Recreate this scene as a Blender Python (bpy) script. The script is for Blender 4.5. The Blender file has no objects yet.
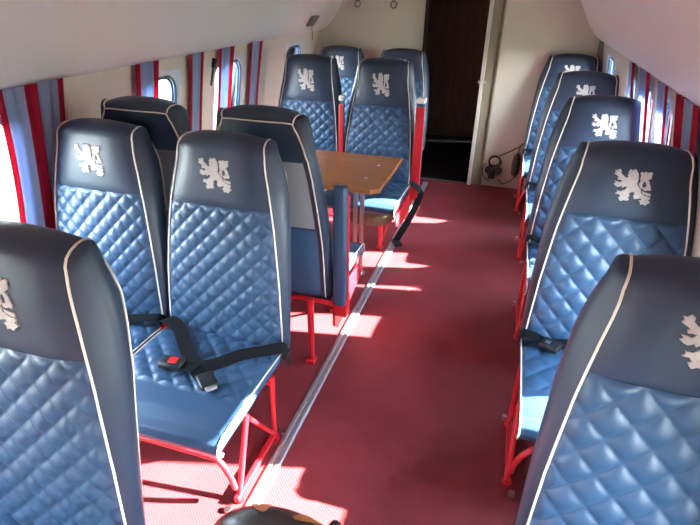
import bpy, bmesh, math, random
from mathutils import Vector, Matrix
from mathutils.geometry import tessellate_polygon
random.seed(4)
S = bpy.context.scene
COL = S.collection
PI = math.pi

# ------------------------------------------------------------------ camera
cd = bpy.data.cameras.new('camera'); cam = bpy.data.objects.new('camera', cd); COL.objects.link(cam)
S.camera = cam
cd.sensor_width = 36; cd.lens = 510.5 / 700 * 36; cd.clip_start = .02; cd.clip_end = 500
RT = Vector((0.95547343, 0.29469702, 0.01497332)); UP = Vector((-0.1521554, 0.44857415, 0.88069857)); FW = Vector((-0.2528226, 0.84376235, -0.47344042))
m = Matrix((RT, UP, -FW)).transposed().to_4x4(); m.translation = (0, 0, 1.55)
cam.matrix_world = m

# ------------------------------------------------------------------ light
w = bpy.data.worlds.new('sky'); S.world = w; w.use_nodes = True
nt = w.node_tree; bg = nt.nodes['Background']
tc = nt.nodes.new('ShaderNodeTexCoord'); sp = nt.nodes.new('ShaderNodeSeparateXYZ'); cr = nt.nodes.new('ShaderNodeValToRGB')
nt.links.new(tc.outputs['Generated'], sp.inputs[0]); nt.links.new(sp.outputs['Z'], cr.inputs[0]); nt.links.new(cr.outputs[0], bg.inputs['Color'])
cr.color_ramp.elements[0].position = .0; cr.color_ramp.elements[0].color = (.95, .97, 1, 1)
cr.color_ramp.elements[1].position = .6; cr.color_ramp.elements[1].color = (.55, .72, 1, 1)
bg.inputs['Strength'].default_value = 21.0
sd = bpy.data.lights.new('sun', 'SUN'); sun = bpy.data.objects.new('sun', sd); COL.objects.link(sun)
sd.energy = 66; sd.angle = .012; sd.color = (1, .93, .84)
sun.rotation_mode = 'QUATERNION'
sun.rotation_quaternion = Vector((-1, -.29, -.53)).to_track_quat('-Z', 'Y')
S.view_settings.view_transform = 'Standard'; S.view_settings.look = 'None'
S.view_settings.gamma = 1; S.view_settings.use_curve_mapping = False
S.view_settings.exposure = 1.55

# ------------------------------------------------------------------ materials
def mat(name, col, rough=.5, metal=0, spec=.5, noise=None, bump=None, coat=0, trans=None):
    """noise=(scale, other colour, amount); bump=(scale, strength)"""
    M = bpy.data.materials.new(name); M.use_nodes = True
    n = M.node_tree.nodes; l = M.node_tree.links; b = n['Principled BSDF']
    b.inputs['Base Color'].default_value = (*col, 1); b.inputs['Roughness'].default_value = rough
    b.inputs['Metallic'].default_value = metal; b.inputs['Specular IOR Level'].default_value = spec
    b.inputs['Coat Weight'].default_value = coat
    t = n.new('ShaderNodeTexCoord')
    if noise:
        x = n.new('ShaderNodeTexNoise'); x.inputs['Scale'].default_value = noise[0]; x.inputs['Detail'].default_value = 4
        l.new(t.outputs['Object'], x.inputs['Vector'])
        r = n.new('ShaderNodeMix'); r.data_type = 'RGBA'
        k = n.new('ShaderNodeMath'); k.operation = 'MULTIPLY'; k.inputs[1].default_value = noise[2]
        l.new(x.outputs['Fac'], k.inputs[0]); l.new(k.outputs[0], r.inputs[0])
        r.inputs[6].default_value = (*col, 1); r.inputs[7].default_value = (*noise[1], 1)
        l.new(r.outputs[2], b.inputs['Base Color'])
    if bump:
        x = n.new('ShaderNodeTexNoise'); x.inputs['Scale'].default_value = bump[0]; x.inputs['Detail'].default_value = 3
        l.new(t.outputs['Object'], x.inputs['Vector'])
        u = n.new('ShaderNodeBump'); u.inputs['Strength'].default_value = bump[1]; u.inputs['Distance'].default_value = .002
        l.new(x.outputs['Fac'], u.inputs['Height']); l.new(u.outputs[0], b.inputs['Normal'])
    return M
def cloth(name, col):
    M = mat(name, col, .9, spec=.1, bump=(180, .2)); n = M.node_tree.nodes; l = M.node_tree.links
    tr = n.new('ShaderNodeBsdfTranslucent'); tr.inputs[0].default_value = (*col, 1)
    mx = n.new('ShaderNodeMixShader'); mx.inputs[0].default_value = .4
    l.new(n['Principled BSDF'].outputs[0], mx.inputs[1]); l.new(tr.outputs[0], mx.inputs[2])
    l.new(mx.outputs[0], n['Material Output'].inputs[0]); return M
LEA = mat('blue_leather', (.024, .064, .128), .43, spec=.5, noise=(6, (.034, .084, .160), .5), bump=(260, .12))
HEAD = mat('navy_leather', (.017, .032, .062), .43, spec=.5, noise=(5, (.024, .043, .080), .5), bump=(260, .12))
PIPE = mat('cream_piping', (.72, .66, .56), .5)
EMB = mat('emblem_thread', (.62, .57, .54), .7, noise=(120, (.30, .28, .28), .9), bump=(400, .3))
GREYP = mat('grey_vinyl', (.20, .215, .235), .5, noise=(4, (.26, .27, .29), .5))
RED = mat('red_paint', (.52, .012, .02), .35, coat=.2)
BELT = mat('black_webbing', (.006, .006, .008), .9, spec=.15, bump=(500, .5))
BLK = mat('black_plastic', (.010, .010, .012), .35)
BTN = mat('red_button', (.75, .015, .012), .4)
STEEL = mat('steel', (.55, .55, .56), .3, metal=1)
ALU = mat('worn_aluminium', (.48, .46, .47), .42, metal=.6, noise=(30, (.30, .27, .28), .7))
WHITEP = mat('white_plastic', (.75, .73, .70), .4)
CREAM = mat('cream_panel', (.60, .55, .45), .5, noise=(2.5, (.66, .60, .52), .7))
BULK = mat('cream_bulkhead', (.56, .53, .40), .5, noise=(1.6, (.62, .55, .45), .8))
CEIL = mat('ceiling_panel', (.74, .68, .66), .33, noise=(1.2, (.70, .66, .64), .6))
OLIVE = mat('olive_trim', (.25, .23, .15), .45)
SEAL = mat('window_seal', (.035, .07, .13), .45)
FRAMEM = mat('window_surround', (.58, .62, .66), .45)
CB = cloth('curtain_blue', (.34, .42, .62)); CR = cloth('curtain_red', (.48, .02, .05)); 
DARKF = mat('vestibule_floor', (.010, .010, .010), .8)
BOOT = mat('olive_vinyl', (.060, .080, .035), .6)
BAGL = mat('dark_brown_leather', (.020, .010, .008), .4, bump=(90, .3)); BAGO = mat('orange_leather', (.26, .085, .02), .5)
WIRE = mat('dark_wire', (.02, .014, .012), .5)
GREY = mat('grey_metal', (.20, .19, .18), .45, metal=.5)

def wood(name, a, b, rough, sc, coat=0, axis=(1, 12, 1)):
    M = mat(name, a, rough, coat=coat); n = M.node_tree.nodes; l = M.node_tree.links
    t = n.new('ShaderNodeTexCoord'); mp = n.new('ShaderNodeMapping'); mp.inputs['Scale'].default_value = axis
    x = n.new('ShaderNodeTexNoise'); x.inputs['Scale'].default_value = sc; x.inputs['Detail'].default_value = 6; x.inputs['Distortion'].default_value = 1.2
    r = n.new('ShaderNodeValToRGB'); r.color_ramp.elements[0].color = (*a, 1); r.color_ramp.elements[1].color = (*b, 1)
    r.color_ramp.elements[0].position = .35; r.color_ramp.elements[1].position = .68
    l.new(t.outputs['Object'], mp.inputs[0]); l.new(mp.outputs[0], x.inputs['Vector']); l.new(x.outputs['Fac'], r.inputs[0])
    l.new(r.outputs[0], n['Principled BSDF'].inputs['Base Color']); return M
TABLE = wood('amber_table_wood', (.27, .096, .023), (.32, .120, .032), .26, 1.5, coat=.25, axis=(1, 6, 1))
BROWN = wood('brown_door_wood', (.17, .115, .085), (.26, .18, .135), .5, 3, axis=(9, 1, 1))

def floor_mat():
    M = mat('red_ribbed_rubber', (.30, .022, .030), .55, spec=.3); n = M.node_tree.nodes; l = M.node_tree.links; b = n['Principled BSDF']
    t = n.new('ShaderNodeTexCoord')
    ch = []
    for ang in (PI/4, -PI/4):
        mp = n.new('ShaderNodeMapping'); mp.inputs['Rotation'].default_value = (0, 0, ang)
        wv = n.new('ShaderNodeTexWave'); wv.inputs['Scale'].default_value = 38; wv.bands_direction = 'X'
        l.new(t.outputs['Object'], mp.inputs[0]); l.new(mp.outputs[0], wv.inputs['Vector']); ch.append(wv)
    mu = n.new('ShaderNodeMath'); mu.operation = 'MULTIPLY'; l.new(ch[0].outputs['Fac'], mu.inputs[0]); l.new(ch[1].outputs['Fac'], mu.inputs[1])
    ns = n.new('ShaderNodeTexNoise'); ns.inputs['Scale'].default_value = 3; ns.inputs['Detail'].default_value = 8; l.new(t.outputs['Object'], ns.inputs['Vector'])
    ad = n.new('ShaderNodeMath'); ad.operation = 'MULTIPLY_ADD'; l.new(mu.outputs[0], ad.inputs[0]); ad.inputs[1].default_value = .5; l.new(ns.outputs['Fac'], ad.inputs[2])
    r = n.new('ShaderNodeValToRGB'); r.color_ramp.elements[0].position = .3; r.color_ramp.elements[1].position = 1.0
    r.color_ramp.elements[0].color = (.155, .019, .024, 1); r.color_ramp.elements[1].color = (.27, .038, .045, 1)
    l.new(ad.outputs[0], r.inputs[0]); l.new(r.outputs[0], b.inputs['Base Color'])
    u = n.new('ShaderNodeBump'); u.inputs['Strength'].default_value = .35; u.inputs['Distance'].default_value = .003
    l.new(mu.outputs[0], u.inputs['Height']); l.new(u.outputs[0], b.inputs['Normal']); return M
FLOOR = floor_mat()
def glass_mat():
    M = bpy.data.materials.new('window_glass'); M.use_nodes = True; n = M.node_tree.nodes; l = M.node_tree.links
    n.remove(n['Principled BSDF'])
    t = n.new('ShaderNodeBsdfTransparent'); g = n.new('ShaderNodeBsdfGlossy'); g.inputs['Roughness'].default_value = .02
    t.inputs[0].default_value = (.93, .96, .95, 1)
    f = n.new('ShaderNodeFresnel'); f.inputs[0].default_value = 1.12
    mx = n.new('ShaderNodeMixShader'); l.new(f.outputs[0], mx.inputs[0]); l.new(t.outputs[0], mx.inputs[1]); l.new(g.outputs[0], mx.inputs[2])
    l.new(mx.outputs[0], n['Material Output'].inputs[0]); return M
GLASS = glass_mat()
GRASS = mat('grass', (.030, .055, .018), .9, noise=(.6, (.05, .07, .03), 1))

# ------------------------------------------------------------------ mesh helpers
class MB:
    def __init__(s): s.v = []; s.f = []; s.mi = []
    def grid(s, rows, mi=0, flip=False):
        o = len(s.v); n = len(rows[0])
        for r in rows: s.v += [tuple(p) for p in r]
        for j in range(len(rows)-1):
            for i in range(n-1):
                q = (o+j*n+i, o+j*n+i+1, o+(j+1)*n+i+1, o+(j+1)*n+i)
                s.f.append(q[::-1] if flip else q); s.mi.append(mi)
    def box(s, c, d, mi=0, rot=None):
        o = len(s.v)
        for x, y, z in [(-1,-1,-1),(1,-1,-1),(1,1,-1),(-1,1,-1),(-1,-1,1),(1,-1,1),(1,1,1),(-1,1,1)]:
            p = Vector((x*d[0]/2, y*d[1]/2, z*d[2]/2))
            if rot: p = rot @ p
            s.v.append(tuple(p + Vector(c)))
        for q in [(3,2,1,0),(4,5,6,7),(0,1,5,4),(1,2,6,5),(2,3,7,6),(3,0,4,7)]:
            s.f.append(tuple(o+k for k in q)); s.mi.append(mi)
    def tube(s, pts, r, n=10, mi=0, closed=False):
        pts = [Vector(p) for p in pts]; o = len(s.v); N = len(pts)
        nrm = None
        for k, p in enumerate(pts):
            a = pts[(k-1) % N] if (closed or k) else p; b = pts[(k+1) % N] if (closed or k < N-1) else p
            t = (b-a).normalized()
            if nrm is None:
                nrm = t.orthogonal().normalized()
            nrm = (nrm - t*nrm.dot(t)).normalized(); bn = t.cross(nrm)
            rr = r[k] if isinstance(r, (list, tuple)) else r
            for i in range(n):
                an = 2*PI*i/n; s.v.append(tuple(p + rr*(math.cos(an)*nrm + math.sin(an)*bn)))
        for k in range(N if closed else N-1):
            for i in range(n):
                j = (i+1) % n; k2 = (k+1) % N
                s.f.append((o+k*n+i, o+k*n+j, o+k2*n+j, o+k2*n+i)); s.mi.append(mi)
        if not closed:
            s.f.append(tuple(o+i for i in range(n))[::-1]); s.mi.append(mi)
            s.f.append(tuple(o+(N-1)*n+i for i in range(n))); s.mi.append(mi)
    def ribbon(s, pts, side, wd, th=.003, mi=0):
        """strap through pts; side = width direction per point or one vector"""
        P = [Vector(p) for p in pts]; rows = []
        for k, p in enumerate(P):
            sv = Vector(side[k] if isinstance(side, list) else side).normalized()
            t = (P[min(k+1, len(P)-1)] - P[max(k-1, 0)]).normalized()
            sv = (sv - t*sv.dot(t)).normalized(); nn = sv.cross(t).normalized()
            a = p - sv*wd/2; b = p + sv*wd/2
            rows.append([a+nn*th/2, b+nn*th/2, b-nn*th/2, a-nn*th/2, a+nn*th/2])
        s.grid(rows, mi)
        for r in (rows[0], rows[-1]):
            o = len(s.v); s.v += [tuple(q) for q in r[:4]]; s.f.append((o, o+1, o+2, o+3)); s.mi.append(mi)
    def prism(s, poly, axis, a, b, mi=0):
        """polygon (2-D) extruded along axis 'x' / 'y' / 'z' from a to b"""
        def P(u, v, t): return {'x': (t, u, v), 'y': (u, t, v), 'z': (u, v, t)}[axis]
        o = len(s.v); n = len(poly)
        for t in (a, b): s.v += [P(u, v, t) for u, v in poly]
        for i in range(n):
            j = (i+1) % n; s.f.append((o+i, o+j, o+n+j, o+n+i)); s.mi.append(mi)
        for t in tessellate_polygon([[Vector((u, v, 0)) for u, v in poly]]):
            s.f.append(tuple(o+k for k in t)); s.mi.append(mi)
            s.f.append(tuple(o+n+k for k in t[::-1])); s.mi.append(mi)
    def build(s, name, mats, parent=None, smooth=True, bevel=0, weld=True, angle=.7):
        me = bpy.data.meshes.new(name); me.from_pydata(s.v, [], s.f)
        if not isinstance(mats, (list, tuple)): mats = [mats]
        for q in mats: me.materials.append(q)
        for p, k in zip(me.polygons, s.mi): p.material_index = k
        bm = bmesh.new(); bm.from_mesh(me)
        if weld: bmesh.ops.remove_doubles(bm, verts=bm.verts, dist=1e-5)
        bmesh.ops.recalc_face_normals(bm, faces=bm.faces)
        if bevel: 
            bmesh.ops.bevel(bm, geom=[e for e in bm.edges if len(e.link_faces) == 2 and e.calc_face_angle(0) > .5], offset=bevel, segments=3, profile=.5, affect='EDGES', clamp_overlap=True)
        for f in bm.faces: f.smooth = smooth
        if smooth:
            for e in bm.edges:
                if len(e.link_faces) == 2 and e.calc_face_angle(0) > angle: e.smooth = False
        bm.to_mesh(me); bm.free()
        o = bpy.data.objects.new(name, me); COL.objects.link(o)
        if parent: o.parent = parent
        return o
def thing(name, label, cat, loc=(0, 0, 0), rz=0, group=None):
    o = bpy.data.objects.new(name, None); COL.objects.link(o); o.empty_display_size = .1
    o.location = loc; o.rotation_euler = (0, 0, rz); o['label'] = label; o['category'] = cat
    if group: o['group'] = group
    return o
def tag(o, label, cat, group=None):
    o['label'] = label; o['category'] = cat
    if group: o['group'] = group
    return o
def struct(o): o['kind'] = 'structure'; return o
def kids(o): return [c for c in bpy.data.objects if c.parent == o]
def copy_tree(o, parent=None):
    c = o.copy(); COL.objects.link(c); c.parent = parent
    for ch in kids(o): copy_tree(ch, c)
    return c
def lerp(a, b, t): return a + (b-a)*t
def interp(T, x):
    if x <= T[0][0]: return T[0][1]
    for (a, u), (b, v) in zip(T, T[1:]):
        if x <= b: 
            t = (x-a)/(b-a); return u + (v-u)*t
    return T[-1][1]
def arc_pts(pts, n=6):
    """Catmull-Rom through pts"""
    P = [Vector(p) for p in pts]; P = [2*P[0]-P[1]] + P + [2*P[-1]-P[-2]]; out = []
    for k in range(1, len(P)-2):
        for i in range(n):
            t = i/n; a, b, c, d = P[k-1:k+3]
            out.append(.5*((2*b) + (c-a)*t + (2*a-5*b+4*c-d)*t*t + (3*b-a-3*c+d)*t**3))
    out.append(P[-2]); return out

# ------------------------------------------------------------------ the cabin
XC = -.535; Y0 = -2.4; YB = 4.56
fl = MB(); fl.box((XC, (Y0+YB)/2, -.03), (2.6, YB-Y0, .06)); struct(fl.build('floor', FLOOR, smooth=False))
gr = MB(); gr.box((0, 0, -1.35), (160, 160, .1)); struct(gr.build('ground_outside', GRASS, smooth=False))
WP = [(-1.64, 0), (-1.755, .30), (-1.772, .52), (-1.765, .64), (-1.69, 1.10), (-1.68, 1.16), (-1.6785, 1.172), (-1.668, 1.23), (-1.665, 1.30)]   # left wall section (x, z); z .64..1.16 holds the windows
ZW0, ZW1 = .64, 1.16; ZR0, ZR1, ZR2 = .52, 1.10, 1.172
def wx(z, sgn):     # inner wall surface at height z
    x = interp([(b, a) for a, b in WP], z); return x if sgn < 0 else 2*XC - x
WINL = [(-1.9, -1.45), (-.95, -.5), (.0, .42), (.99, 1.43), (2.07, 2.435), (2.79, 3.16), (3.83, 4.18)]  # rear ones, out of view behind the camera, are added to let daylight in
WINR = [(-1.9, -1.45), (-.85, -.4), (.20, .58), (1.19, 1.58), (2.31, 2.62), (2.68, 2.95), (3.12, 3.40), (3.86, 4.26)]  # openings behind the camera are unseen extras, added for daylight
def wall(sgn, wins, name):
    b = MB()
    def X(x): return x if sgn < 0 else 2*XC - x
    o = -.04*1
    for off in (0, -.05):
        prof = [(X(x+off), z) for x, z in WP]
        for (x0, z0), (x1, z1) in zip(prof, prof[1:]):
            lo, hi = (ZW0, ZW1) if sgn < 0 else (ZR0, ZR1)
            if sgn > 0 and z0 > ZR1-1e-6 and z1 < ZR2+1e-6:
                ys = [Y0] + [q for wn in wins[4:] for q in wn] + [YB]; segs = [(ys[i], ys[i+1]) for i in range(0, len(ys), 2)]
            elif z0 > lo-1e-6 and z1 < hi+1e-6:
                ys = [Y0] + [q for wn in wins for q in wn] + [YB]
                segs = [(ys[i], ys[i+1]) for i in range(0, len(ys), 2)]
            else: segs = [(Y0, YB)]
            for a, c in segs: b.grid([[(x0, a, z0), (x0, c, z0)], [(x1, a, z1), (x1, c, z1)]])
    return struct(b.build(name, CREAM, smooth=True, weld=False))
wall(-1, WINL, 'wall_left'); wall(1, WINR, 'wall_right')
def window(n, sgn, a, c):
    """surround with rounded opening, dark seal, pane"""
    za, zc = (ZW0, ZW1) if sgn < 0 else (ZR0, ZR1 if a < 2 else ZR2)
    def P(y, z, off=0): return (wx(z, sgn) + sgn*off, y, z)
    m_ = .014; r = .085; N = 8
    def loop(mar, rad):
        pts = []; y0, y1, z0, z1 = a+mar, c-mar, za+mar, zc-mar
        for (cy, cz, s0) in [(y1-rad, z1-rad, 0), (y0+rad, z1-rad, PI/2), (y0+rad, z0+rad, PI), (y1-rad, z0+rad, 1.5*PI)]:
            for k in range(N+1):
                t = s0 + PI/2*k/N; pts.append((cy+rad*math.cos(t), cz+rad*math.sin(t)))
        return pts
    L1 = loop(-.012, .004); L2 = loop(m_-.008, r); L3 = loop(m_, r-.004)
    b = MB(); rows = []
    for L, off in ((L1, -.004), (L2, -.006), (L3, .002), (L3, .024), (L1, .024), (L1, -.004)):
        rows.append([P(y, z, off) for y, z in L] + [P(*L[0], off)])
    b.grid(rows); o = struct(b.build('window_%d' % n, FRAMEM, angle=.5))
    s_ = MB(); L = loop(m_+.006, r-.006); s_.tube([P(y, z, .008) for y, z in L], .006, 8, closed=True); 
    L = loop(m_+.012, r-.01); s_.tube([P(y, z, .022) for y, z in L], .008, 8, closed=True)
    s_.build('window_seal', SEAL, o)
    g = MB(); L = loop(m_+.004, r-.004); pts = [P(y, z, .028) for y, z in L]
    g.v = pts + [P(y, z, .031) for y, z in L]; k = len(pts); g.f = [tuple(range(k)), tuple(range(k, 2*k))[::-1]]; g.mi = [0, 0]
    g.build('pane', GLASS, o, smooth=False)
for i, (a, c) in enumerate(WINL): window(i+1, -1, a, c)
for i, (a, c) in enumerate(WINR): window(i+8, 1, a, c)

CP = [(-1.672, 1.228), (-1.655, 1.229), (-1.615, 1.252), (-1.555, 1.318), (-1.505, 1.40), (-1.455, 1.49), (-1.39, 1.57), (-1.28, 1.66), (-1.10, 1.765), (-.85, 1.85), (XC, 1.885)]
cp = CP + [(2*XC-x, z) for x, z in CP[-2::-1]]
b = MB(); ys = [Y0 + (YB-Y0)*k/8 for k in range(9)]
b.grid([[(x, y, z) for y in ys] for x, z in cp]); b.grid([[(XC+(x-XC)*1.03, y, z+.03) for y in ys] for x, z in cp])
struct(b.build('ceiling', CEIL, angle=.9))

b = MB(); b.box((XC, Y0-.02, .95), (2.7, .04, 1.95)); struct(b.build('wall_back', CREAM, smooth=False))
DX0, DX1 = -.765, -.262
b = MB(); b.prism([(-1.85, -.02), (DX0, -.02), (DX0, 1.95), (-1.85, 1.95)], 'y', YB, YB+.04)
b.prism([(-.142, -.02), (.80, -.02), (.80, 1.95), (-.142, 1.95)], 'y', YB, YB+.04)
b.prism([(DX0, 1.80), (-.142, 1.80), (-.142, 1.95), (DX0, 1.95)], 'y', YB, YB+.04)
struct(b.build('wall_front', BULK, smooth=False))
b = MB(); b.box((DX0+.012, YB+.005, .9), (.024, .06, 1.8)); struct(b.build('trim_1', WIRE, smooth=False))
# right jamb of the doorway
b = MB(); b.box((-.200, YB+.02, .9), (.075, .05, 1.8)); b.box((-.150, YB+.01, .9), (.014, .06, 1.8)); struct(b.build('trim_2', OLIVE, smooth=False, bevel=.003))
b = MB(); b.box((-.252, YB-.005, .9), (.030, .07, 1.8)); struct(b.build('trim_3', CREAM, smooth=False, bevel=.004))
# corner trim strips left and right of the bulkhead
b = MB(); b.box((-1.672, YB-.02, .62), (.05, .04, 1.22)); struct(b.build('trim_4', BULK, smooth=False, bevel=.004))
b = MB(); b.box((.602, YB-.02, .62), (.06, .04, 1.22)); struct(b.build('trim_5', OLIVE, smooth=False, bevel=.004))
# vestibule behind the doorway
b = MB(); b.box((-.55, (YB+6.25)/2, -.03), (1.6, 6.25-YB, .05)); struct(b.build('floor_vestibule', DARKF, smooth=False))
b = MB(); b.box((-.55, 6.27, .95), (1.6, .04, 2.0)); struct(b.build('wall_vestibule_back', BROWN, smooth=False))
b = MB(); b.box((-1.36, (YB+6.25)/2, .95), (.04, 6.25-YB, 2.0)); b.box((.26, (YB+6.25)/2+.02, .95), (.04, 6.2-YB, 2.0)); struct(b.build('wall_vestibule_side', BROWN, smooth=False))
b = MB(); b.box((-.55, (YB+6.25)/2, 1.97), (1.6, 6.25-YB, .04)); struct(b.build('ceiling_vestibule', BROWN, smooth=False))
b = MB(); b.box((-.51, YB+.0, .002), (.50, .03, .008)); struct(b.build('trim_6', GREY, smooth=False))

# aluminium seat rail along the aisle
b = MB(); rp = [(-.0235, 0), (.0235, 0), (.0235, .004), (.017, .008), (.006, .008), (.004, .004), (-.004, .004), (-.006, .008), (-.017, .008), (-.0235, .004)]
b.prism([(-.628+u, v) for u, v in rp], 'y', Y0+.02, 4.45)
tag(b.build('seat_rail', ALU, smooth=False), 'long worn aluminium seat rail running along the red floor beside the double seats', 'rail')

# ------------------------------------------------------------------ curtains
def curtain(label, sgn, y0, segs, z0=.60, z1=1.232, group=None, lean=0.0):
    """segs: list of (width, material index) from the near edge"""
    tot = sum(s_[0] for s_ in segs); b = MB(); NZ = 14; y = y0
    def P(y, z):
        ph = (y-y0)*2*PI/.052; d = .006*math.sin(ph) + .003*math.sin(ph*.43+1)
        pin = 1 - .10*math.sin(PI*(z1-z)/(z1-z0))
        yy = y0+tot/2 + (y-y0-tot/2)*pin + lean*(z1-z)
        return (wx(z, sgn) - sgn*(.024+d), yy, z)
    for wd, mi in segs:
        n = max(5, int(wd/.006))
        rows = [[P(y+wd*i/n, z0+(z1-z0)*j/NZ) for i in range(n+1)] for j in range(NZ+1)]
        b.grid(rows, mi); 
        rows2 = [[(q[0]+sgn*.0012, q[1], q[2]) for q in r] for r in rows]; b.grid(rows2, mi, True)
        y += wd
    root = b.build('window_curtain', [CB, CR], angle=1.2); tag(root, label, 'curtain', group)
    h = MB(); h.tube([(wx(z1, sgn)-sgn*.007, y0-.005, z1-.010), (wx(z1, sgn)-sgn*.007, y0+tot+.005, z1-.010)], .004, 8); h.build('curtain_rail', WHITEP, root)
LC = 'curtains along the left wall'; RC = 'curtains along the right wall'
curtain('wide blue curtain with broad red middle stripe at the near left window', -1, 1.335, [(.035, 1), (.078, 0), (.062, 1), (.09, 0), (.042, 1)], group=LC)
for y0, lb, sg in [(2.055, 'narrow red-edged blue curtain left of the second window on the left wall', [(.043, 1), (.099, 0), (.047, 1)]),
                   (2.495, 'narrow red-edged blue curtain right of the second left window, beside the black hammer', [(.038, 1), (.07, 0), (.041, 1)]),
                   (2.795, 'red-edged blue curtain on the left wall just right of the black hammer', [(.045, 1), (.096, 0), (.06, 1)]),
                   (3.19, 'last red-edged blue curtain on the left wall, next to the small uncurtained far window', [(.042, 1), (.088, 0), (.058, 1)])]:
    curtain(lb, -1, y0, sg, group=LC)
for y0, lb, sg in [(1.905, 'nearest right wall curtain, blue between two red edges', [(.063, 1), (.13, 0), (.089, 1)]),
                   (2.33, 'grey-blue right wall curtain with one red edge, second from the near end', [(.045, 1), (.125, 0)]),
                   (2.68, 'blue right wall curtain with a dark red near edge, third from the near end', [(.08, 1), (.17, 0)]),
                   (3.07, 'farthest right wall curtain, red near edge and grey-blue cloth', [(.075, 1), (.08, 0)])]:
    curtain(lb, 1, y0, sg, group=RC, z0=.50, lean=-.20)

# ------------------------------------------------------------------ seats
ZQ = .870; ZT = 1.062
def yf(z): t = (z-.36)/.77; return .115*t - .012*math.sin(PI*min(1, max(0, t)))
HF = [(.33, .236), (.36, .240), (.42, .238), (.60, .228), (.70, .218), (.80, .207), (.88, .194), (.95, .182), (1.0, .172), (1.04, .166), (1.13, .163)]
HB = [(.33, .230), (.60, .229), (.80, .219), (.90, .210), (.97, .198), (1.01, .180), (1.04, .160), (1.056, .142)]
TH = [(.33, .075), (.60, .095), (.80, .118), (.95, .125), (1.11, .115)]
def fy(x, z):       # front face
    h = interp(HF, z); e = abs(x)/h
    return yf(z) + .020*e**4
def quilt(u, v, p, q): 
    a = u/p + v/q; b_ = u/p - v/q
    return (abs(math.sin(PI*a))*abs(math.sin(PI*b_)))**.45
def backrest_parts(root, qp):
    # quilted lower panel
    NX, NZ = 100, 112; b = MB(); rows = []
    for j in range(NZ+1):
        z = .335 + (ZQ-.335)*j/NZ; h = interp(HF, z); r = []
        for i in range(NX+1):
            x = h*(2*i/NX-1); ed = min(1, (h-abs(x))/.018)*min(1, (ZQ-z)/.015)*min(1, (z-.335)/.02)
            r.append((x, fy(x, z) - qp*.15*quilt(x, z-ZQ, qp, qp*1.0)*ed**.5 + .002, z))
        rows.append(r)
    b.grid(rows); b.build('quilted_panel', LEA, root, angle=3)
    # smooth headrest panel, going over the top
    NX = 16; rows = []; edge = []
    for j in range(13):
        z = ZQ + (ZT-ZQ)*j/12; h = interp(HF, z)
        puff = -.008*math.sin(PI*min(1, (z-ZQ)/.12*.5)) if j else .004
        rows.append([(h*(2*i/NX-1), fy(h*(2*i/NX-1), z)+puff*(1-abs(2*i/NX-1)**4), z - (.016*(z-ZQ)/(ZT-ZQ))*(2*i/NX-1)**4) for i in range(NX+1)]); edge.append(('f', z))
    yb1 = yf(ZT) + interp(TH, ZT); yf1 = rows[-1][NX//2][1]
    for k in range(1, 9):
        an = PI/2*k/8*2; t = k/8; h = lerp(interp(HF, ZT), interp(HB, 1.06), t)
        yc = (yf1+yb1)/2; ry = (yb1-yf1)/2
        r = []
        for i in range(NX+1):
            u = 2*i/NX-1; e0 = rows[12][i][1]-yf1
            r.append((h*u, yc - ry*math.cos(an) + e0*(1-t), ZT + .046*math.sin(an)**.9*(1 - .25*u*u) - (.016-.008*t)*abs(u)**4 + .008*t))
        rows.append(r)
    b = MB(); b.grid(rows); hp = b.build('headrest_panel', HEAD, root, angle=3)
    # edge line from bottom front over the top
    E = [Vector((interp(HF, z), fy(interp(HF, z), z), z)) for z in [.335 + (ZQ-.335)*k/16 for k in range(16)]] + [Vector(r[-1]) for r in rows]
    n = len(E); nf = 16+13
    O = []
    for k in range(n):
        if k < nf:
            z = E[k].z if k < nf else ZT
            zz = z if z < .86 else .86 + (z-.86)*(1.00-.86)/(ZT-.86)
        else:
            zz = 1.00 + (1.056-1.00)*(k-nf+1)/(n-nf)
        O.append(Vector((interp(HB, zz), yf(zz)+interp(TH, zz), zz)))
    O[-1] = E[-1].copy()
    sh = MB(); M_ = 8
    for sg in (1, -1):
        rows = []
        for k in range(n):
            r = []; top = max(0, min(1, (k-22)/(nf-22)))
            for i in range(M_+1):
                t = i/M_; p = E[k].lerp(O[k], t)
                wgt = .030*math.sin(PI*t)**.8*(.8+.2*min(1, k/14))*(1 if k < n-4 else (n-1-k)/4)
                p = p + wgt*Vector((1-.45*top, 0, .9*top)); r.append((sg*p.x, p.y, p.z))
            rows.append(r)
        sh.grid(rows, 0)
    # back face
    rows = []
    for k in range(n):
        r = []; 
        for i in range(17):
            u = 2*i/16-1; r.append((O[k].x*u, O[k].y + .012*(1-u*u), O[k].z))
        rows.append(r)
    sh.grid(rows, 0)
    # bottom
    sh.grid([[(q.x*u, q.y, q.z) for u in (-1, 0, 1)] for q in (E[0], O[0])], 0)
    sh.build('backrest', HEAD, root, angle=1.3)
    for sg in (1, -1):
        pp = MB(); pp.tube([(sg*(p.x+.001), p.y-.003 if k < nf else p.y, p.z+(.003 if k >= nf-1 else 0)) for k, p in enumerate(E)], .0029, 6)
        pp.build('front_piping', PIPE, root)
    pp = MB()
    L = [(-q.x, q.y+.004, q.z) for q in O] + [(q.x, q.y+.004, q.z) for q in O[::-1]]
    xs = O[-1].x
    L = [(-q.x, q.y+.004, q.z) for q in O] + [(xs*(2*i/8-1), O[-1].y+.004+.012*(1-(2*i/8-1)**2), O[-1].z+.003) for i in range(1, 8)] + [(q.x, q.y+.004, q.z) for q in O[::-1]]
    pp.tube(L, .0029, 6); pp.build('back_piping', PIPE, root)
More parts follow.
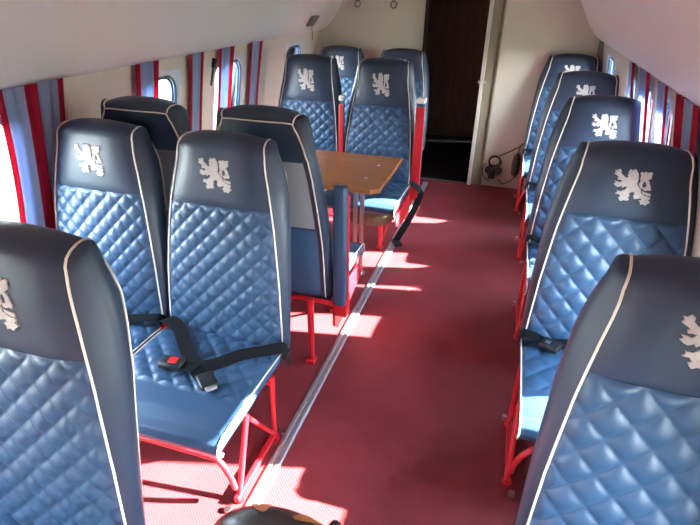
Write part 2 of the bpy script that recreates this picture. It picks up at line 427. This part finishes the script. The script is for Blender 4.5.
    # panels on the back
    def bpanel(z0, z1, hw, off, name, mt):
        b = MB(); rows = []
        for j in range(9):
            z = z0+(z1-z0)*j/8; r = []
            for i in range(13):
                u = 2*i/12-1; x = min(hw, interp(HB, z)-.020)*u*(1 if j not in (0, 8) else .99); full = interp(HB, z); uu = x/full
                e = 0 if (j in (0, 8) or i in (0, 12)) else off
                r.append((x, yf(z)+interp(TH, z)+.012*(1-uu*uu)+e+.0015, z))
            rows.append(r)
        b.grid(rows); b.build(name, mt, root, angle=3)
    bpanel(.685, .965, .225, .007, 'grey_back_panel', GREYP)
    bpanel(.345, .675, .238, .010, 'lower_back_panel', LEA)
    # emblem: lion rampant with a forked tail
    em = MB()
    body = [(150,95),(168,108),(190,92),(205,112),(218,135),(225,190),(222,232),(240,262),(262,290),(268,322),(300,345),(338,352),(345,372),(328,380),(352,405),(335,415),(320,438),(300,425),(282,435),(278,412),(262,398),(285,385),(275,370),(250,378),(228,385),(215,360),(222,335),(212,315),(195,318),(180,335),(188,355),(180,375),(192,395),(175,410),(150,405),(130,420),(118,405),(108,385),(125,375),(110,352),(78,350),(92,332),(85,318),(120,322),(145,300),(160,278),(140,268),(122,285),(112,268),(90,282),(72,275),(50,255),(65,245),(52,225),(75,228),(98,235),(112,215),(95,208),(75,212),(70,192),(82,185),(62,168),(40,155),(50,140),(40,118),(58,120),(75,103),(90,118),(88,140),(110,165),(135,185),(150,180),(140,155),(150,135),(138,125),(150,115)]
    t1 = [(230,128),(240,112),(255,122),(270,106),(285,120),(300,108),(322,115),(315,140),(320,165),(300,185),(275,203),(264,218),(262,240),(270,262),(262,280),(246,258),(236,232),(246,205),(236,178),(240,155)]
    t2 = [(288,192),(305,195),(322,240),(332,268),(330,288),(310,284),(298,292),(282,290),(270,276),(277,262),(290,262),(293,238),(285,212),(277,203)]
    t3 = [(270,300),(300,310),(338,318),(342,340),(310,338),(280,325)]
    for poly in (body, t1, t2, t3):
        P = [((x-193)*.128/315-.004, .985 + (262-y)*.116/355) for x, y in poly]
        o = len(em.v); k = len(P)
        for dy in (-.0108, -.006): em.v += [(x, fy(x, z)+dy, z) for x, z in P]
        for t in tessellate_polygon([[Vector((u, v, 0)) for u, v in P]]): em.f.append(tuple(o+q for q in t)); em.mi.append(0)
        for i in range(k): j = (i+1) % k; em.f.append((o+i, o+j, o+k+j, o+k+i)); em.mi.append(0)
    e_ = em.build('lion_emblem', EMB, hp, smooth=False); e_['label'] = 'silvery embroidered lion emblem'
CT = [(.03, .355), (-.06, .366), (-.30, .374), (-.40, .376), (-.445, .370), (-.472, .355), (-.484, .333), (-.478, .312), (-.455, .300)]
def cushion_parts(root, qp):
    S_ = []; 
    def along(n):
        L = [0]; 
        for a, c in zip(CT, CT[1:]): L.append(L[-1]+math.hypot(a[0]-c[0], a[1]-c[1]))
        return [(interp([(l, q[0]) for l, q in zip(L, CT)], L[-1]*k/n), interp([(l, q[1]) for l, q in zip(L, CT)], L[-1]*k/n)) for k in range(n+1)]
    A = along(96); NX = 84; hw = .250; rows = []
    for y, z in A:
        r = []
        for i in range(NX+1):
            u = 2*i/NX-1; x = hw*u; e = min(1, (hw-abs(x))/.02); dz = -.010*abs(u)**6
            if y > -.315 : dz += .011*quilt(x, y+.315, qp*1.2, qp*1.2)*e**.5*min(1, (y+.315)/.015)
            r.append((x, y, z+dz*(1 if y > -.44 else .3)))
        rows.append(r)
    b = MB(); b.grid(rows); b.build('seat_cushion', LEA, root, angle=3)
    sd_ = MB()
    for sg in (1, -1):
        T = [Vector((sg*hw, y, r[-1][2])) for (y, z), r in zip(A, rows)]
        B = [Vector((sg*(hw-.012), max(y+.012, -.46), min(.300 + .02*(y+.45), z-.002))) for (y, z) in A]
        R = []
        for t_, b_ in zip(T, B):
            R.append([t_.lerp(b_, k/4) + Vector((sg*.008*math.sin(PI*k/4), 0, 0)) for k in range(5)])
        sd_.grid(R)
    sd_.grid([[(-.238, y, .298), (.238, y, .298)] for y in (-.455, 0, .03)])
    sd_.build('cushion_side', LEA, root, angle=1.2)
    for sg in (1, -1):
        p = MB(); p.tube([(sg*(hw+.001), y, r[-1][2]+.002) if y > -.44 else (sg*(hw+.001), y-.002, r[-1][2]) for (y, z), r in zip(A, rows)][::2], .0029, 6)
        p.build('cushion_piping', PIPE, root)
def frame_legs(root):
    for sg in (1, -1):
        X = sg*.240
        b = MB(); b.tube([(X, -.385, .012), (X, -.285, .297)], .0105, 10); b.tube([(X, -.385, 0), (X, -.385, .016)], .018, 12); b.build('leg', RED, root)
        b = MB(); b.tube([(X, -.10, .012), (X, -.085, .297)], .0105, 10); b.tube([(X, -.10, 0), (X, -.10, .016)], .018, 12); b.build('leg', RED, root)
        b = MB(); b.tube([(X, -.265, .262), (X, -.105, .03)], .0085, 8); b.build('brace', RED, root)
        b = MB(); b.box((X, -.255, .022), (.02, .30, .018)); b.build('foot_bar', RED, root, bevel=.003)
        b = MB(); b.tube([(X-sg*.018, -.435, 0), (X-sg*.018, -.435, .012)], .012, 10); b.build('floor_bolt', STEEL, root)
        b = MB(); b.tube([(X+sg*.02, -.075, .0), (X+sg*.02, -.075, .022)], .010, 10); b.build('floor_bolt', STEEL, root)
    b = MB(); b.tube(arc_pts([(-.236, -.395, .07), (-.225, -.40, .13), (-.195, -.40, .185), (-.15, -.40, .20), (.15, -.40, .20), (.195, -.40, .185), (.225, -.40, .13), (.236, -.395, .07)]), .0105, 10); b.build('front_tube', RED, root)
    b = MB(); b.tube([(-.24, -.09, .27), (.24, -.09, .27)], .0105, 8); b.build('cross_tube', RED, root); b = MB(); b.tube([(-.24, -.29, .285), (.24, -.29, .285)], .0105, 8); b.build('cross_tube', RED, root)
    b = MB(); b.box((0, .06, .31), (.44, .05, .05)); b.build('back_mount', RED, root, bevel=.006)
def pedestal_legs(root):
    for sg in (1, -1):
        for y in (.115, -.33):
            X = sg*(.172 if y > 0 else .135)
            b = MB(); b.tube([(X, y, .01), (X, y, .30 if y < 0 else .345)], [.013, .017], 10); b.box((X, y, .008), (.036, .055, .016)); b.build('leg', RED, root)
        b = MB(); b.prism([(.03, .16), (.03, .296), (-.06, .296), (-.38, .285), (-.42, .24), (-.40, .205), (-.02, .12)], 'x', sg*.252-.006, sg*.252+.006); b.build('side_plate', RED, root, smooth=False, bevel=.003)
    b = MB(); b.tube([(-.255, -.33, .285), (.255, -.33, .285)], .011, 8); b.build('cross_tube', RED, root); b = MB(); b.tube([(-.26, .075, .315), (.26, .075, .315)], .011, 8); b.build('cross_tube', RED, root)
    for sg in (1, -1):
        b = MB(); b.tube([(sg*.135, -.32, .03), (sg*.19, -.13, .29)], .009, 8); b.build('brace', RED, root)
def armrest(root, sg, h0=.31, h1=.88, off=.293, y=.035, cap=True, w=.056):
    X = sg*off
    b = MB(); b.box((X, y+.030, (h0+h1)/2), (w, .045, h1-h0)); a = b.build('armrest', LEA, root, bevel=.012)
    b = MB(); b.box((X, y-.002, (h0+h1)/2-.02), (w+.004, .020, h1-h0-.05)); b.box((X, y-.004, h0-.02), (w, .06, .10)); f = b.build('armrest_frame', RED, a, bevel=.004)
    if cap: b = MB(); b.box((X, y+.014, h1-.004), (w+.003, .060, .035)); b.build('armrest_end_cap', WHITEP, a, bevel=.008)

G1 = 'single seats along the right wall'; G2 = 'double seats on the left'
PL = thing('cabin_seat', '', 'seat'); backrest_parts(PL, .066); cushion_parts(PL, .066); frame_legs(PL)
PR = thing('cabin_seat', '', 'seat'); backrest_parts(PR, .090); cushion_parts(PR, .085); frame_legs(PR)
PT = thing('cabin_seat', '', 'seat'); backrest_parts(PT, .070); cushion_parts(PT, .070); pedestal_legs(PT)
# the four seats at the table have a taller headrest
TALL = [(.2, .2), (.36, .36), (.870, .858), (.99, .985), (1.06, 1.098), (1.2, 1.238)]
def taller(o):
    if o.type == 'MESH' and o.name.split('.')[0] not in ('seat_cushion', 'cushion_side', 'cushion_piping', 'leg', 'side_plate', 'brace', 'cross_tube'):
        for v in o.data.vertices: v.co.z = interp(TALL, v.co.z)
    for c in kids(o): taller(c)
taller(PT)
seats = {}
SEATS = [
 ('A', PL, (-1.438, 1.385, 0), 0, 'quilted blue window seat of the near left pair, beside the wide striped curtain', G2),
 ('B', PL, (-.920, 1.385, 0), 0, 'quilted blue aisle seat of the near left pair, black seatbelt lying across its cushion', G2),
 ('C', PL, (-.940, .545, 0), 0, 'nearest left seat, cut off by the lower left corner of the photo', G2),
 ('R1', PR, (.427, .835, 0), 0, 'nearest right seat, cut off by the lower right corner of the photo', G1),
 ('R2', PR, (.432, 1.740, 0), 0, 'second nearest right wall seat, black belt across the back of its cushion', G1),
 ('R3', PR, (.452, 2.650, 0), 0, 'right wall seat third from the near end, middle one of the row of five', G1),
 ('R4', PR, (.447, 3.545, 0), 0, 'right wall seat fourth from the near end, second from the bulkhead', G1),
 ('R5', PR, (.415, 4.325, .025), 0, 'farthest right wall seat, backed up against the cream bulkhead', G1),
 ('D', PT, (-1.398, 1.870, 0), PI, 'seat turned away from the viewer beside the left wall, behind the near left pair', G2),
 ('E', PT, (-.882, 1.885, 0), PI, 'aisle seat turned away from the viewer with grey back panel, facing the wooden table', G2),
 ('H', PT, (-1.360, 3.350, 0), 0, 'window seat facing the viewer behind the wooden table', G2),
 ('F', PT, (-.832, 3.350, 0), 0, 'aisle seat facing the viewer behind the wooden table, black belt hanging beside it', G2),
 ('I', PL, (-1.445, 4.290, .01), 0, 'rearmost left window seat, partly seen between the table seats and the cream bulkhead', G2),
 ('J', PL, (-.905, 4.290, .01), 0, 'rearmost left aisle seat next to the dark doorway, mostly hidden', G2)]
made = {PL: None, PR: None, PT: None}
plan = []
for key, P, loc, rz, lb, g in SEATS:
    if made[P] is None: made[P] = P; plan.append((key, P, True, loc, rz, lb, g))
    else: plan.append((key, P, False, loc, rz, lb, g))
for key, P, isf, loc, rz, lb, g in plan:
    if not isf: o = copy_tree(P)
    else: o = P
    seats[key] = (o, loc, rz, lb, g)
for key, (o, loc, rz, lb, g) in seats.items():
    o.name = 'cabin_seat'; o.location = loc; o.rotation_euler = (0, 0, rz); o['label'] = lb; o['category'] = 'seat'; o['group'] = g
seat = {k: v[0] for k, v in seats.items()}
for k in ('D', 'E'):      # these two backrests stand more upright
    for c in kids(seat[k]):
        if c.name.split('.')[0] in ('quilted_panel', 'headrest_panel', 'backrest', 'front_piping', 'back_piping', 'grey_back_panel', 'lower_back_panel'):
            R4 = Matrix.Translation((0, 0, .34)) @ Matrix.Rotation(math.radians(4), 4, 'X') @ Matrix.Translation((0, 0, -.34))
            c.matrix_local = R4
armrest(seat['F'], 1, off=.280, h1=.92); armrest(seat['H'], 1, off=.264, h1=.90, w=.026); armrest(seat['E'], -1, h1=.865, off=.292, cap=False)
# small red link between the seats of the near pair
b = MB(); b.box((-.259, -.00, .33), (.012, .04, .09)); b.build('seat_link', RED, seat['B'], bevel=.003)

def buckle(parent, c, rot, tongue=False):
    R = Matrix.Rotation(rot, 3, 'Z')
    b = MB(); b.box(c, (.085, .055, .026), rot=R); o = b.build('buckle', BLK, parent, bevel=.008)
    q = Vector(c) + R @ Vector((.008, 0, .013))
    b = MB(); b.box(q, (.030, .030, .006), rot=R); p = b.build('buckle_button', BTN, o, bevel=.002); p['label'] = 'red buckle button'
# belts on seat B (local coordinates: origin (-.938, 1.405, 0))
s = seat['B']
b = MB(); b.ribbon(arc_pts([(-.262, .00, .375), (-.235, -.01, .400), (-.165, -.04, .402), (-.05, -.155, .394), (.04, -.235, .392), (.085, -.262, .391)]), (.55, .85, 0), .052); b.build('belt_strap', BELT, s)
b = MB(); b.box((.098, -.272, .395), (.075, .058, .018), rot=Matrix.Rotation(-.75, 3, 'Z')); t = b.build('belt_tongue', BLK, s, bevel=.006)
b = MB(); b.box((.122, -.292, .396), (.040, .038, .010), rot=Matrix.Rotation(-.75, 3, 'Z')); b.build('tongue_plate', STEEL, t, bevel=.002)
b = MB(); b.ribbon(arc_pts([(.268, -.01, .345), (.262, -.025, .388), (.22, -.06, .395), (.14, -.11, .392), (.07, -.19, .392), (-.01, -.225, .391)]), [(0, .9, .3)]*31, .044); b.build('belt_strap', BELT, s)
buckle(s, (-.065, -.230, .397), .1)
b = MB(); b.ribbon([(-.02, -.225, .395), (.03, -.235, .398)], (0, 1, 0), .04); b.build('belt_strap', BELT, s)
b = MB(); b.box((.270, -.005, .33), (.012, .04, .06)); b.build('belt_anchor', BLK, s, bevel=.003)
# belt on seat A
s = seat['A']
b = MB(); b.ribbon(arc_pts([(.262, .0, .37), (.24, -.01, .396), (.19, -.03, .398), (.10, -.05, .393), (0, -.08, .392)]), (0, 1, .0), .046); b.build('belt_strap', BELT, s)
# belts on the right wall seats
for k in ('R2', 'R3', 'R4', 'R5'):
    s = seat[k]
    b = MB(); b.ribbon(arc_pts([(-.262, -.015, .355), (-.256, -.02, .395), (-.22, -.03, .402), (-.16, -.05, .397), (-.05, -.02, .393)]), (0, 1, .0), .055); b.build('belt_strap', BELT, s)
    b = MB(); b.box((-.155, -.070, .400), (.07, .058, .022), rot=Matrix.Rotation(-.5, 3, 'Z')); t = b.build('buckle', BLK, s, bevel=.006)
    b = MB(); b.box((-.165, -.066, .4115), (.018, .018, .003), rot=Matrix.Rotation(-.5, 3, 'Z')); b.build('buckle_badge', STEEL, t, bevel=.001)
s = seat['F']   # belt hanging off the aisle side
b = MB(); b.ribbon(arc_pts([(.262, -.06, .385), (.285, -.03, .37), (.325, .02, .30), (.31, -.02, .22), (.275, -.12, .13), (.235, -.20, .05), (.225, -.215, .02)]), [(0.3, .9, .1)]*12+[(.9, .4, 0)]*25, .045); b.build('belt_strap', BELT, s)
b = MB(); b.box((.228, -.225, .012), (.060, .085, .020), rot=Matrix.Rotation(.5, 3, 'Z')); b.build('belt_tongue', BLK, s, bevel=.005)
# olive pouch slung under seat F
b = MB(); rows = []
for j in range(9):
    a = PI/2*j/8
    rows.append([(.04+.19*math.cos(t)*(1 if j < 1 else math.cos(a)**.5), -.30+.10*math.sin(t)*max(.02, math.cos(a))**.5, .275-.115*math.sin(a)) for t in [2*PI*i/28 for i in range(29)]])
rows.insert(0, [(.04, -.30, .275)]*29); b.grid(rows); o = b.build('life_vest_pouch', BOOT); o.location = seat['F'].location
tag(o, 'rounded olive pouch hanging under the cushion of the aisle seat behind the table', 'pouch')

# ------------------------------------------------------------------ table
t = thing('folding_table', 'glossy amber wooden table with cut corners between the facing seats', 'table', (-.72, 2.80, 0))
b = MB(); x0, x1, y0, y1, zt, c = -1.03, .118, -.29, .345, .600, .045
b.prism([(x0, y0), (x1-c, y0), (x1, y0+c), (x1, y1-c*.3), (x1-c*.3, y1), (x0, y1)], 'z', zt-.028, zt); b.build('tabletop', TABLE, t, smooth=False, bevel=.005)
for dx, dy in ((-.04, -.17), (-.005, -.155)):
    b = MB(); b.tube([(dx, dy, .0), (dx, dy, zt-.028)], .013, 12); b.tube([(dx, dy, 0), (dx, dy, .012)], .026, 14); b.build('leg', STEEL, t)
b = MB(); b.box((-.0225, -.162, zt-.034), (.14, .08, .012)); b.build('mounting_plate', STEEL, t, bevel=.002)
b = MB()
for u, v in ((-.02, -.11), (-.01, .14)): b.tube([(u+.02, v, zt-.001), (u+.02, v, zt+.002)], .008, 12)
b.build('screw_cap', STEEL, t)

# ------------------------------------------------------------------ small things
# emergency hammer on the left wall
t = thing('emergency_hammer', 'black stick-like hammer clipped to the left wall between two curtained windows', 'hammer', (-1.655, 2.735, 1.12))
b = MB(); b.tube([(0, -.045, -.075), (0, 0, .02)], [.006, .008], 8); b.build('handle', BLK, t)
b = MB(); b.tube([(.002, -.002, .015), (.002, .018, .062)], .014, 10); b.build('grip', BLK, t)
# vent plate with a pull cord on the ceiling panel edge
t = thing('reading_light', 'small grey plate with a dangling cord on the far end of the left ceiling panel', 'light', (-1.535, 4.03, 1.325))
R = Matrix.Rotation(-.95, 3, 'Y')
b = MB(); b.box((0, 0, 0), (.085, .15, .012), rot=R); b.build('plate', GREY, t, bevel=.003)
b = MB(); b.tube([(-.02, .03, -.03), (-.02, .03, -.135)], .003, 6); b.build('cord', GREY, t)
# coat hooks
for x, lb in ((-1.335, 'left one of two small metal rings on the cream bulkhead'), (-1.03, 'right one of two small metal rings on the cream bulkhead, nearer the doorway')):
    t = thing('coat_hook', lb, 'hook', (x, YB, 1.445), group='metal rings on the bulkhead')
    b = MB(); b.tube([(0, 0, .022), (0, -.012, .022)], .016, 14); b.build('base_plate', GREY, t)
    b = MB(); b.tube([(.024*math.cos(a), -.014, -.008+.026*math.sin(a)) for a in [2*PI*k/20 for k in range(20)]], .005, 8, closed=True); b.build('ring', GREY, t)
# latch knobs on the jamb
t = thing('door_latch', 'pair of small silver knobs on the pale door jamb', 'latch', (-.252, YB-.04, .889))
for dx in (-.018, .022):
    b = MB(); b.tube([(dx, 0, 0), (dx, -.012, 0), (dx, -.018, 0), (dx, -.026, 0)], [.006, .008, .015, .012], 12); b.build('knob', STEEL, t)
# headset and cables at the foot of the bulkhead
t = thing('headset', 'black headset with coiled cord hanging low on the cream bulkhead beside the doorway', 'headset', (-.055, YB, .0))
b = MB(); b.tube([(.046*math.cos(a), -.022+.004*math.sin(3*a), .235+.046*math.sin(a)) for a in [2*PI*k/24 for k in range(24)]], .008, 8, closed=True)
b.tube([(.052*math.cos(a)+.006, -.03, .225+.050*math.sin(a)) for a in [2*PI*k/24 for k in range(24)]], .005, 8, closed=True); b.build('headband', BLK, t)
for dx in (-.045, .035):
    b = MB(); b.tube([(dx, -.04, .155), (dx+.012, -.015, .155)], .034, 14); b.build('ear_cup', BLK, t, bevel=.004)
b = MB(); b.box((-.01, -.03, .12), (.055, .05, .07)); b.build('control_box', BLK, t, bevel=.006)
b = MB(); b.box((.045, -.03, .12), (.014, .02, .08)); b.build('clip', STEEL, t, bevel=.003)
b = MB(); b.tube(arc_pts([(-.07, -.02, .21), (-.095, -.02, .15), (-.07, -.02, .08), (-.02, -.02, .05)]), .004, 6); b.tube(arc_pts([(.04, -.02, .09), (.09, -.02, .04), (.15, -.02, .07), (.20, -.02, .12)]), .004, 6); b.build('cord', WIRE, t)
o = MB(); o.tube(arc_pts([(-.02, YB-.02, .285), (.10, YB-.02, .36), (.24, YB-.02, .47), (.34, YB-.02, .52)]), .006, 6)
tag(o.build('wall_cable', mat('maroon_cable', (.12, .02, .02), .5)), 'thin maroon cable running up the bulkhead behind the farthest right seat', 'cable')
t = thing('cloth_bag', 'small olive brown bag hanging by the farthest right seat near the headset', 'bag', (.125, YB-.03, .0))
b = MB(); b.tube([(0, 0, .33), (0, 0, .30), (0, 0, .22), (0, 0, .14), (0, 0, .12)], [.006, .030, .036, .030, .008], 12); b.build('body', mat('olive_brown_cloth', (.06, .05, .03), .8), t)
b = MB(); b.tube(arc_pts([(0, 0, .325), (.01, .01, .37), (.03, .02, .41)]), .004, 6); b.build('strap', WIRE, t)
# dark leather bag at the bottom of the picture
t = thing('leather_bag', 'dark brown bag with orange leaf shapes by the bottom edge of the photo', 'bag', (-.425, .775, 0))
BW, BD, BH = .235, .12, .275
def bagp(t_, a):   # a: 0 bottom .. pi/2 top
    z = BH*math.sin(a)**.8; k = math.cos(a)**.55
    return Vector((BW*math.cos(t_)*k, BD*math.sin(t_)*k, z))
b = MB(); b.grid([[bagp(2*PI*i/40, PI/2*j/14) for i in range(41)] for j in range(15)]); b.grid([[(0, 0, 0)]*41, [bagp(2*PI*i/40, 0) for i in range(41)]]); b.build('body', BAGL, t, angle=3)
for t0, a0, ln, wd in ((2.15, 1.16, .45, .19), (1.05, 1.16, .45, .19), (4.3, 1.0, .5, .2), (5.1, 1.0, .5, .2)):
    b = MB(); rows = []
    for j in range(9):
        u = j/8*2-1; w_ = wd*(1-u*u)**.7*(1-.2*u)
        rows.append([bagp(t0+u*ln*.5+v*w_*.6, a0+u*ln*.5-v*w_)*1.012 for v in (-1, -.5, 0, .5, 1)])
    b.grid(rows); b.build('leaf_patch', BAGO, t, angle=3)
b = MB(); b.tube([(.135, .050, .205), (.14, .055, .235), (.145, .058, .258), (.147, .058, .272), (.148, .058, .277)], [.016, .022, .022, .016, .004], 12); b.build('knob', BLK, t)
b = MB(); b.tube([(.195, .045, .10), (.20, .045, .15), (.198, .045, .185), (.195, .045, .194)], [.03, .036, .026, .006], 12); b.build('side_tassel', BLK, t)
